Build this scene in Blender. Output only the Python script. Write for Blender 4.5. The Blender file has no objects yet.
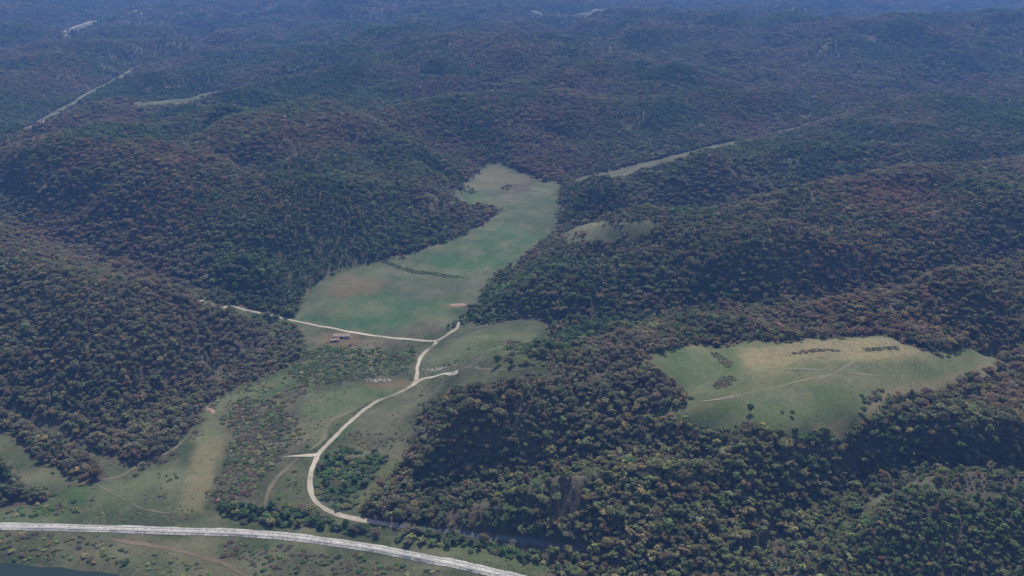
import bpy, math, random
import numpy as np

# ------------------------------------------------------------------ camera
CAM_H = 460.0
PITCH = math.radians(22.5)
HFOV = math.radians(60.0)
W, H = 1024, 576
F = (W / 2) / math.tan(HFOV / 2)
sc = bpy.context.scene
col = sc.collection
cd = bpy.data.cameras.new('camera')
cam = bpy.data.objects.new('camera', cd)
col.objects.link(cam)
cam.location = (0, 0, CAM_H)
cam.rotation_euler = (math.pi / 2 - PITCH, 0, 0)
cd.sensor_width = 36
cd.lens = 18 / math.tan(HFOV / 2)
cd.clip_start = 1.0
cd.clip_end = 40000
sc.camera = cam

# ------------------------------------------------------------------ sky, sun
SUN_EL, SUN_AZ = math.radians(54), math.radians(14)      # azimuth from +Y towards +X
w = bpy.data.worlds.new('World'); sc.world = w; w.use_nodes = True
nt = w.node_tree
bg = nt.nodes['Background']
sky = nt.nodes.new('ShaderNodeTexSky'); sky.sky_type = 'NISHITA'; sky.sun_disc = False
sky.sun_elevation = SUN_EL; sky.sun_rotation = SUN_AZ
sky.air_density = 1.0; sky.dust_density = 1.5; sky.ozone_density = 1.0
nt.links.new(sky.outputs[0], bg.inputs[0]); bg.inputs[1].default_value = 0.15
sl = bpy.data.lights.new('sun', 'SUN'); sl.energy = 4.8; sl.angle = math.radians(0.5); sl.color = (1.0, 0.94, 0.84)
so = bpy.data.objects.new('sun', sl); col.objects.link(so)
so.location = (0, 0, 2000)
so.rotation_euler = (math.pi / 2 - SUN_EL, 0, math.pi - SUN_AZ)   # light comes from the far side, a little to the right
vs = sc.view_settings
vs.view_transform = 'Standard'; vs.look = 'None'; vs.gamma = 1; vs.use_curve_mapping = False
vs.exposure = 0.55
sc.cycles.filter_width = 1.5
sc.cycles.max_bounces = 5; sc.cycles.diffuse_bounces = 2; sc.cycles.glossy_bounces = 1
sc.cycles.transmission_bounces = 2; sc.cycles.volume_bounces = 0; sc.cycles.transparent_max_bounces = 4

HAZE_DENSITY = 7.3e-5
HAZE_COLOR = (0.2, 0.42, 1.0)

rng = np.random.default_rng(11)
random.seed(5)

# ------------------------------------------------------------------ helpers: noise, projection
def _hash(ix, iy, seed):
    n = (ix.astype(np.int64) * 374761393 + iy.astype(np.int64) * 668265263 + seed * 1442695041) & 0xffffffff
    n = ((n ^ (n >> 13)) * 1274126177) & 0xffffffff
    n = n ^ (n >> 16)
    return (n & 0xffffff) / float(0xffffff) * 2 - 1
def vnoise(x, y, seed=0):
    ix = np.floor(x); iy = np.floor(y); fx = x - ix; fy = y - iy
    u = fx * fx * fx * (fx * (fx * 6 - 15) + 10); v = fy * fy * fy * (fy * (fy * 6 - 15) + 10)
    a = _hash(ix, iy, seed); b = _hash(ix + 1, iy, seed); c = _hash(ix, iy + 1, seed); d = _hash(ix + 1, iy + 1, seed)
    return (a * (1 - u) + b * u) * (1 - v) + (c * (1 - u) + d * u) * v
def fbm(x, y, scale, octv=4, seed=0):
    s = 0; a = 1.0; t = 0
    for i in range(octv):
        k = 2 ** i / scale; c, sn = math.cos(i * 0.7), math.sin(i * 0.7)
        s = s + a * vnoise((x * c - y * sn) * k + i * 17.3, (x * sn + y * c) * k - i * 9.1, seed + i); t += a; a *= 0.5
    return s / t * 1.6
cp, sp = math.cos(PITCH), math.sin(PITCH)
def ray(px, py):
    a = (np.asarray(px, float) - W / 2) / F; b = -(np.asarray(py, float) - H / 2) / F
    return a, cp + b * sp, -sp + b * cp          # x, y, z of the direction
def flat(px, py, z):
    dx, dy, dz = ray(px, py); t = (z - CAM_H) / dz
    return dx * t, dy * t
def project(x, y, z):
    zz = z - CAM_H; depth = y * cp - zz * sp; up = y * sp + zz * cp
    return W / 2 + F * x / depth, H / 2 - F * up / depth, depth
def seg_dist(x, y, P):
    """distance to a polyline and the parameter (segment index + t) of the nearest point"""
    P = np.asarray(P, float); best = np.full(x.shape, 1e18); par = np.zeros(x.shape)
    for i in range(len(P) - 1):
        ax, ay = P[i, :2]; bx, by = P[i + 1, :2]; ex, ey = bx - ax, by - ay
        t = np.clip(((x - ax) * ex + (y - ay) * ey) / (ex * ex + ey * ey + 1e-9), 0, 1)
        d = (x - ax - t * ex) ** 2 + (y - ay - t * ey) ** 2
        m = d < best; best = np.where(m, d, best); par = np.where(m, i + t, par)
    return np.sqrt(best), par
def inside(x, y, poly):
    r = np.zeros(x.shape, bool); n = len(poly)
    for i in range(n):
        x1, y1 = poly[i]; x2, y2 = poly[(i + 1) % n]
        if y1 == y2: continue
        c = ((y1 > y) != (y2 > y)) & (x < (x2 - x1) * (y - y1) / (y2 - y1) + x1); r ^= c
    return r
def sdf(x, y, poly):
    d, _ = seg_dist(x, y, list(poly) + [poly[0]])
    return np.where(inside(x, y, poly), -d, d)
def sstep(e0, e1, v):
    t = np.clip((v - e0) / (e1 - e0), 0, 1); return t * t * (3 - 2 * t)

# ------------------------------------------------------------------ terrain: a rolling plateau cut by valleys
# a valley: vertices (pixel x, pixel y, floor height, half width), then rise A and run L of its sides
VALLEYS = [
    ([(-700, 540, 0, 60), (0, 556, 0, 60), (250, 572, 0, 60), (450, 600, 0, 55), (700, 680, 0, 60), (1200, 900, 0, 60)], 95, 170),
    ([(230, 540, 1, 150), (240, 480, 3, 138), (312, 400, 6, 108), (350, 350, 8, 100), (392, 300, 12, 108), (470, 255, 17, 75), (517, 228, 20, 52), (512, 190, 24, 62), (495, 172, 28, 25)], 105, 170),
    ([(540, 185, 24, 20), (640, 163, 30, 14), (740, 143, 36, 12), (830, 118, 44, 10), (930, 92, 52, 8), (1100, 70, 60, 5)], 85, 260),
    ([(300, 326, 9, 14), (245, 312, 12, 12), (195, 300, 16, 8), (110, 268, 24, 6), (0, 225, 36, 4), (-120, 190, 50, 4)], 85, 130),
    ([(120, 495, 3, 22), (60, 462, 7, 16), (10, 430, 14, 10), (-80, 372, 26, 8)], 70, 90),
    ([(150, 470, 4, 6), (70, 428, 16, 3), (0, 385, 30, 3), (-90, 330, 46, 3)], 46, 62),
    ([(560, 235, 20, 22), (605, 232, 22, 24), (650, 227, 25, 16), (740, 208, 34, 5), (860, 190, 46, 5), (1000, 165, 58, 5)], 60, 120),
    ([(470, 322, 9, 16), (545, 330, 17, 8), (630, 330, 26, 6), (700, 322, 33, 5), (790, 314, 40, 5), (900, 296, 50, 5), (1060, 262, 62, 5)], 55, 95),
    ([(760, 640, 4, 10), (765, 570, 10, 6), (815, 530, 15, 5), (865, 500, 22, 6), (930, 487, 30, 7), (1060, 497, 38, 6)], 85, 75),
    ([(430, 500, 5, 6), (530, 482, 20, 4), (620, 468, 32, 4), (690, 466, 40, 4)], 36, 60),
    ([(436, 354, 9, 26), (480, 350, 11, 30), (528, 345, 14, 24)], 45, 120),
    ([(10, 138, 40, 18), (60, 108, 44, 16), (140, 68, 50, 12), (260, 45, 58, 10)], 60, 200),
    ([(60, 125, 42, 10), (150, 104, 48, 14), (250, 90, 55, 8), (330, 82, 62, 5)], 50, 180),
    ([(60, 42, 46, 20), (110, 18, 50, 24), (190, 2, 55, 24)], 60, 240),
    ([(540, 20, 50, 20), (640, 12, 52, 20), (760, 2, 52, 30)], 55, 240),
]
VW = []
for pts, A, L in VALLEYS:
    P = np.array([[*flat(p[0], p[1], p[2]), p[2], p[3]] for p in pts], float)
    VW.append((P, A, L))
def blob(px, py, z, r, a):
    x, y = flat(px, py, z); return (float(x), float(y), r, a)
BUMPS = [blob(60, 330, 70, 170, 30), blob(-60, 260, 80, 220, 30), blob(300, 215, 70, 190, 26), blob(80, 195, 70, 220, 22),
         blob(830, 385, 60, 130, -8), blob(960, 370, 60, 120, -2), blob(930, 550, 40, 110, -22), blob(680, 545, 35, 120, -28),
         blob(900, 260, 70, 200, 24), blob(640, 270, 60, 150, 10), blob(560, 420, 40, 110, -22),
         blob(640, 130, 80, 350, 18), blob(330, 140, 80, 260, 22), blob(850, 180, 80, 260, 12), blob(180, 150, 80, 240, 16),
         blob(480, 60, 80, 500, 28), blob(830, 40, 80, 600, 34)]
_hx, _hy = flat(830, 388, 75)
def HILLTOP(x, y):
    return 1.0 * np.exp(-(((x - _hx) / 210) ** 2 + ((y - _hy) / 110) ** 2) ** 2)
def terrain(x, y):
    x = np.asarray(x, float); y = np.asarray(y, float)
    wx = x + 22 * fbm(x, y, 190, 2, 40); wy = y + 22 * fbm(x, y, 190, 2, 41)
    far = sstep(1500, 3200, y)
    S = 84 + 20 * fbm(x, y, 620, 3, 3) + far * 48 * fbm(x, y, 1100, 2, 9)
    rid = 1 - np.abs(fbm(x, y, 420, 3, 21))
    S = S - 26 * np.clip(rid - 0.62, 0, 1) / 0.38 * (0.55 + .5 * far)
    for bx, by, r, a in BUMPS:
        S = S + a * np.exp(-((x - bx) ** 2 + (y - by) ** 2) / (r * r))
    acc = [S]; floors = [np.zeros(x.shape)]
    for P, A, L in VW:
        d, par = seg_dist(wx * 0.35 + x * 0.65, wy * 0.35 + y * 0.65, P)
        i = np.clip(par.astype(int), 0, len(P) - 2); t = par - i
        z0 = P[i, 2] * (1 - t) + P[i + 1, 2] * t; hw = P[i, 3] * (1 - t) + P[i + 1, 3] * t
        e = np.clip(d - hw, 0, None)
        k = np.hypot(np.clip(d - hw - 10, 0, None) / L, 0) + 0.15 * (e / L)
        floors.append(z0); acc.append(z0 + (A + 30) * (1 - np.exp(-(k ** 1.25))) + 60 * np.clip(e / L - 1.6, 0, None))
    Z = np.stack(acc); k = 5.0; m = Z.min(0)
    z = m - k * np.log(np.exp(-(Z - m) / k).sum(0)) + 3
    fl = np.take_along_axis(np.stack(floors), Z.argmin(0)[None], 0)[0]
    slope = sstep(8, 42, z - fl)
    wx2 = x + 45 * fbm(x, y, 240, 2, 70); wy2 = y + 45 * fbm(x, y, 240, 2, 71)
    gul = np.abs(fbm(wx2, wy2, 330, 3, 72)); gul2 = np.abs(fbm(wx2, wy2, 150, 3, 73))
    amp = slope * (1 + .5 * far) * np.clip(1 - HILLTOP(x, y), 0, 1)
    z = z + amp * (38 * (np.minimum(gul, .75) - .42) + 11 * (1 - .7 * far) * (np.minimum(gul2, .75) - .4) + 3.5 * fbm(x, y, 110, 3, 60)) + 0.5 * fbm(x, y, 45, 2, 61)
    return z
def steps(a, lim, s0, g, cap, g2):
    out = [a]; s = s0
    while out[-1] < lim:
        out.append(out[-1] + s); s = min(s * g, cap) if out[-1] < lim * 0.52 else s * g2
    return out
xs = steps(700, 9500, 5, 1.03, 26, 1.14); xs = np.array([-v for v in xs[::-1]] + list(np.arange(-695, 700, 5.0)) + xs)
ys = np.array([-1500, -900, -400, -100, 60, 150, 210, 255, 290, 315, 335] + list(np.arange(350, 1500, 5.0)) + steps(1500, 11000, 5, 1.03, 24, 1.14))
GX, GY = np.meshgrid(xs, ys)
GZ = terrain(GX, GY)
def interp(x, y, G=None):
    G = GZ if G is None else G
    i = np.clip(np.searchsorted(xs, x) - 1, 0, len(xs) - 2); j = np.clip(np.searchsorted(ys, y) - 1, 0, len(ys) - 2)
    u = (x - xs[i]) / (xs[i + 1] - xs[i]); v = (y - ys[j]) / (ys[j + 1] - ys[j])
    return (G[j, i] * (1 - u) + G[j, i + 1] * u) * (1 - v) + (G[j + 1, i] * (1 - u) + G[j + 1, i + 1] * u) * v
def hit(px, py):
    """where the ray through a pixel meets the ground"""
    px = np.atleast_1d(np.asarray(px, float)); py = np.atleast_1d(np.asarray(py, float))
    dx, dy, dz = ray(px, py); t = np.full(px.shape, 420.0); done = np.zeros(px.shape, bool)
    for _ in range(1800):
        nt_ = t + np.maximum(2.0, t * 0.0018)
        below = CAM_H + dz * nt_ < interp(dx * nt_, dy * nt_)
        done |= below; t = np.where(done, t, nt_)
        if done.all(): break
    lo = t; hi = t + np.maximum(2.0, t * 0.0018)
    for _ in range(12):
        mi = (lo + hi) / 2; b = CAM_H + dz * mi < interp(dx * mi, dy * mi)
        hi = np.where(b, mi, hi); lo = np.where(b, lo, mi)
    return np.stack([dx * hi, dy * hi], 1)
def hpoly(pts):
    return hit([p[0] for p in pts], [p[1] for p in pts])

# the pond hollow
POND = hpoly([(-90, 552), (-30, 560), (0, 560), (22, 563), (40, 566), (62, 566), (85, 570), (105, 570), (122, 575)])
POND = np.vstack([POND, [(POND[-1][0] + 6, POND[-1][1] - 40), (POND[0][0], POND[-1][1] - 60)]])
pd = sdf(GX, GY, POND)
wet = interp(np.array([POND[4][0]]), np.array([POND[4][1]]))[0]
GZ = np.where(pd < 14, GZ * sstep(0, 14, pd) + (wet - 2.5) * (1 - sstep(-4, 14, pd)) + (sstep(-4, 14, pd) - sstep(0, 14, pd)) * wet, GZ)

# ------------------------------------------------------------------ materials
def new_mat(name):
    m = bpy.data.materials.new(name); m.use_nodes = True
    n = m.node_tree; n.nodes.clear(); return m, n
def N(n, t, **kw):
    o = n.nodes.new(t)
    for k, v in kw.items(): setattr(o, k, v)
    return o
def coarse(n, coords, scale, detail=4, rough=0.6):
    t = N(n, 'ShaderNodeTexNoise'); t.inputs['Scale'].default_value = scale; t.inputs['Detail'].default_value = detail
    t.inputs['Roughness'].default_value = rough; n.links.new(coords, t.inputs['Vector']); return t.outputs['Fac']
def ramp(n, fac, stops):
    r = N(n, 'ShaderNodeValToRGB'); n.links.new(fac, r.inputs[0]); e = r.color_ramp.elements
    while len(e) < len(stops): e.new(0.5)
    for q, (p, c) in zip(e, stops): q.position = p; q.color = (*c, 1)
    return r.outputs[0]
def mixc(n, a, b, fac, mode='MIX'):
    m = N(n, 'ShaderNodeMix', data_type='RGBA', blend_type=mode)
    for sck, v in ((m.inputs[6], a), (m.inputs[7], b), (m.inputs[0], fac)):
        if hasattr(v, 'is_linked'): n.links.new(v, sck)
        elif isinstance(v, tuple): sck.default_value = (*v, 1)
        else: sck.default_value = v
    return m.outputs[2]
def finish(n, colour, rough=1.0, bump=None, dist=0.3, spec=0.1):
    b = N(n, 'ShaderNodeBsdfPrincipled'); b.inputs['Roughness'].default_value = rough
    b.inputs['Specular IOR Level'].default_value = spec
    n.links.new(colour, b.inputs['Base Color'])
    if bump is not None:
        k = N(n, 'ShaderNodeBump'); k.inputs['Distance'].default_value = dist; k.inputs['Strength'].default_value = 0.8
        n.links.new(bump, k.inputs['Height']); n.links.new(k.outputs[0], b.inputs['Normal'])
    o = N(n, 'ShaderNodeOutputMaterial'); n.links.new(b.outputs[0], o.inputs[0])
def pos(n): return N(n, 'ShaderNodeNewGeometry').outputs['Position']

M = {}
m, n = new_mat('forest_floor'); P = pos(n)
c = ramp(n, coarse(n, P, 0.02, 5), [(0.3, (0.042, 0.038, 0.028)), (0.5, (0.06, 0.051, 0.037)), (0.7, (0.05, 0.054, 0.03))])
f = coarse(n, P, 0.5, 4)
c = mixc(n, c, ramp(n, f, [(0.3, (0.35, 0.35, 0.35)), (0.7, (1.5, 1.45, 1.4))]), 1.0, 'MULTIPLY')
finish(n, c, bump=f, dist=0.8); M['floor'] = m

def tinted(name, amount=1.0):
    m, n = new_mat(name); P = pos(n)
    a = N(n, 'ShaderNodeAttribute'); a.attribute_name = 'tint'
    big = coarse(n, P, 0.022, 5, 0.65); mid = coarse(n, P, 0.11, 5, 0.7); fine = coarse(n, P, 0.75, 4, 0.7)
    c = mixc(n, a.outputs['Color'], (0.125, 0.115, 0.072), ramp(n, big, [(0.42, (0, 0, 0)), (0.66, (0.6, 0.6, 0.6))]))
    mot = coarse(n, P, 0.3, 6, 0.75)
    c = mixc(n, c, (0.11, 0.1, 0.062), ramp(n, mot, [(0.45, (0, 0, 0)), (0.66, (0.65 * amount,) * 3)]))
    c = mixc(n, c, (0.045, 0.062, 0.03), ramp(n, mid, [(0.48, (0, 0, 0)), (0.68, (0.7 * amount,) * 3)]))
    c = mixc(n, c, ramp(n, fine, [(0.25, (0.5, 0.5, 0.5)), (0.75, (1.3, 1.28, 1.24))]), 1.0, 'MULTIPLY')
    finish(n, c, bump=fine, dist=0.5); return m
M['meadow'] = tinted('meadow_grass', 0.75); M['rough'] = tinted('rough_grass', 0.72)

m, n = new_mat('dirt_road'); P = pos(n)
a = N(n, 'ShaderNodeAttribute'); a.attribute_name = 'tint'
f = coarse(n, P, 0.35, 5, 0.7)
c = mixc(n, a.outputs['Color'], ramp(n, f, [(0.3, (0.68, 0.66, 0.62)), (0.7, (1.15, 1.15, 1.15))]), 1.0, 'MULTIPLY')
finish(n, c, bump=f, dist=0.08); M['road'] = m

m, n = new_mat('ballast'); P = pos(n)
f = coarse(n, P, 0.5, 6, 0.8); g = coarse(n, P, 0.09, 3)
c = ramp(n, f, [(0.38, (0.1, 0.095, 0.085)), (0.5, (0.31, 0.295, 0.27)), (0.66, (0.46, 0.435, 0.4))])
c = mixc(n, c, ramp(n, g, [(0.3, (0.7, 0.7, 0.7)), (0.7, (1.1, 1.1, 1.1))]), 1.0, 'MULTIPLY')
finish(n, c, bump=f, dist=0.15); M['ballast'] = m

def plain(name, colour, rough=0.8, scale=0.6, var=0.25, metal=0):
    m, n = new_mat(name); P = pos(n)
    f = coarse(n, P, scale, 4)
    c = ramp(n, f, [(0.3, tuple(v * (1 - var) for v in colour)), (0.7, tuple(v * (1 + var) for v in colour))])
    finish(n, c, rough, spec=0.3); M[name] = m
plain('rail_steel', (0.3, 0.28, 0.26), 0.4, 2); plain('sleeper_concrete', (0.32, 0.31, 0.29), 0.9, 0.7, 0.3)
plain('shed_wall', (0.42, 0.37, 0.3), 0.9, 1.5); plain('shed_roof', (0.2, 0.165, 0.135), 1.0, 0.8, .35); plain('rust_roof', (0.16, 0.1, 0.075), 0.7, 0.8, 0.35)
plain('dark_opening', (0.03, 0.03, 0.035), 0.4); plain('white_paint', (0.75, 0.75, 0.74), 0.35, 2, 0.05)
plain('tyre_rubber', (0.02, 0.02, 0.02), 0.9); plain('window_glass', (0.02, 0.025, 0.03), 0.1)
plain('bark', (0.075, 0.062, 0.05), 1, 1.5); plain('bare_soil', (0.19, 0.125, 0.09), 1, 0.4, 0.35)
plain('pale_stone', (0.17, 0.15, 0.13), 0.9, 0.7, 0.3)

m, n = new_mat('pond_water'); b = N(n, 'ShaderNodeBsdfPrincipled')
b.inputs['Base Color'].default_value = (0.011, 0.019, 0.014, 1); b.inputs['Roughness'].default_value = 0.25; b.inputs['Specular IOR Level'].default_value = 0.06
k = N(n, 'ShaderNodeBump'); k.inputs['Distance'].default_value = 0.05; k.inputs['Strength'].default_value = 0.4
n.links.new(coarse(n, pos(n), 0.8, 3), k.inputs['Height']); n.links.new(k.outputs[0], b.inputs['Normal'])
o = N(n, 'ShaderNodeOutputMaterial'); n.links.new(b.outputs[0], o.inputs[0]); M['water'] = m

m, n = new_mat('foliage')
a = N(n, 'ShaderNodeAttribute'); a.attribute_type = 'INSTANCER'; a.attribute_name = 'tcol'
f = coarse(n, pos(n), 0.55, 3, 0.6)
c = mixc(n, a.outputs['Color'], ramp(n, f, [(0.3, (0.55, 0.55, 0.6)), (0.7, (1.45, 1.45, 1.35))]), 1.0, 'MULTIPLY')
d1 = N(n, 'ShaderNodeBsdfDiffuse'); d2 = N(n, 'ShaderNodeBsdfTranslucent'); mx = N(n, 'ShaderNodeMixShader'); mx.inputs[0].default_value = 0.38
n.links.new(c, d1.inputs[0]); n.links.new(c, d2.inputs[0]); n.links.new(d1.outputs[0], mx.inputs[1]); n.links.new(d2.outputs[0], mx.inputs[2])
o = N(n, 'ShaderNodeOutputMaterial'); n.links.new(mx.outputs[0], o.inputs[0]); M['foliage'] = m

# ------------------------------------------------------------------ mesh helpers
def mesh(name, V, Fc, mats, tint=None, smooth=False, mi=None):
    me = bpy.data.meshes.new(name)
    V = np.asarray(V, np.float32)
    if isinstance(Fc, np.ndarray):
        k = Fc.shape[1]; nf = len(Fc)
        me.vertices.add(len(V)); me.vertices.foreach_set('co', V.ravel())
        me.loops.add(nf * k); me.loops.foreach_set('vertex_index', Fc.ravel().astype(np.int32))
        me.polygons.add(nf); me.polygons.foreach_set('loop_start', np.arange(0, nf * k, k, dtype=np.int32))
        me.update(calc_edges=True)
    else:
        me.from_pydata([tuple(v) for v in V], [], [tuple(q) for q in Fc])
    for q in mats: me.materials.append(M[q])
    if mi is not None: me.polygons.foreach_set('material_index', np.asarray(mi, np.int32))
    if tint is not None:
        at = me.attributes.new('tint', 'FLOAT_COLOR', 'POINT')
        at.data.foreach_set('color', np.hstack([tint, np.ones((len(tint), 1))]).astype(np.float32).ravel())
    if smooth: me.polygons.foreach_set('use_smooth', np.ones(len(me.polygons), bool))
    me.validate(); return me
def obj(name, me, parent=None, loc=(0, 0, 0), rz=0, **props):
    o = bpy.data.objects.new(name, me); col.objects.link(o)
    o.location = loc; o.rotation_euler = (0, 0, rz); o.parent = parent
    for k_, v_ in props.items(): o[k_] = v_
    return o

# ------------------------------------------------------------------ ground sheet
ny, nx = GX.shape
idx = np.arange(nx * ny).reshape(ny, nx)
Fq = np.stack([idx[:-1, :-1], idx[:-1, 1:], idx[1:, 1:], idx[1:, :-1]], -1).reshape(-1, 4)
obj('ground', mesh('ground', np.stack([GX, GY, GZ], -1).reshape(-1, 3), Fq, ['floor'], smooth=True), kind='structure',
    label='hilly ground under the autumn forest', category='ground')

# ------------------------------------------------------------------ open land
G_ROUGH = (0.074, 0.088, 0.05); TAN = (0.25, 0.215, 0.15); BROWN = (0.115, 0.092, 0.072)
DRY = (0.155, 0.15, 0.09); SOIL = (0.24, 0.14, 0.09); MAUVE = (0.13, 0.115, 0.095)
OPEN = {}
OPEN['valley'] = [(288, 318), (312, 288), (338, 268), (362, 262), (398, 258), (428, 248), (455, 238), (482, 226), (502, 211), (484, 205), (460, 202),
                  (448, 192), (466, 182), (488, 161), (503, 164), (520, 172), (545, 181), (563, 182), (560, 205), (558, 228), (546, 241), (520, 260),
                  (502, 274), (490, 288), (478, 301), (466, 312), (474, 322), (500, 323), (522, 318), (548, 324), (552, 336), (538, 346), (528, 352), (545, 366), (550, 376), (490, 384), (452, 392),
                  (424, 402), (418, 430), (414, 446), (392, 478), (366, 512), (402, 530), (470, 544), (545, 556), (560, 620), (-160, 620), (-160, 506),
                  (0, 508), (40, 504), (50, 496), (26, 484), (0, 459), (-40, 428), (-40, 402), (0, 431), (34, 457), (73, 477), (100, 485), (113, 476), (95, 462), (39, 428), (0, 405), (-40, 380), (-40, 376), (0, 399), (39, 420), (97, 451), (126, 466),
                  (140, 470), (168, 456), (192, 430), (205, 405), (240, 385), (276, 372), (294, 360), (302, 348), (306, 338), (296, 329), (278, 322), (256, 316), (225, 310.5), (198, 305), (200, 302), (240, 307), (270, 315)]
OPEN['hilltop'] = [(643, 357), (668, 350), (700, 345), (740, 343), (790, 341), (830, 339), (862, 337), (885, 336), (905, 345), (930, 351), (960, 350), (990, 341),
                   (999, 354), (997, 374), (942, 391), (897, 399), (878, 411), (867, 424), (846, 438), (792, 441), (700, 432), (668, 420), (640, 420), (636, 410), (664, 408), (684, 400), (684, 388), (668, 378), (640, 366)]
OPEN['side'] = [(560, 239), (570, 229), (610, 225), (654, 221), (662, 225), (640, 236), (600, 243), (570, 245)]
OPEN['upper_strip'] = [(572, 182), (580, 177), (612, 171), (650, 161), (690, 151), (735, 140), (736, 144), (692, 157), (650, 169), (612, 180), (580, 184)]
OPEN['ravine'] = [(850, 522), (866, 504), (880, 494), (900, 490), (936, 487), (975, 491), (1040, 499), (1040, 502), (975, 495), (930, 491.5), (900, 496), (880, 506), (862, 522)]
OPEN['far_left'] = [(22, 131), (34, 123), (46, 117), (53, 112), (70, 103.5), (82, 95), (93, 89.5), (108, 82.5), (120, 76), (132, 68), (142, 64.5), (144, 67), (133, 72.5), (121, 80.5), (108, 88), (94, 95), (84, 100.5), (72, 108.5), (62, 114), (52, 120), (45, 125), (31, 131)]
OPEN['far_left_patch'] = [(132, 107), (160, 101), (185, 99), (200, 94), (240, 88), (243, 91), (204, 99), (190, 104), (160, 107), (140, 109)]
OPEN['far_top'] = [(64, 38), (68, 29), (92, 20), (130, 13.5), (170, 7), (172, 9), (130, 17), (98, 25), (78, 33), (72, 40)]
OPEN['upper_patch'] = [(770, 133), (800, 126), (828, 117), (830, 119.5), (802, 129), (772, 136)]
OPEN['far_mid'] = [(524, 17), (560, 14), (612, 10), (616, 12), (570, 18)]
OPEN = {k: hpoly(v) for k, v in OPEN.items()}

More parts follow.
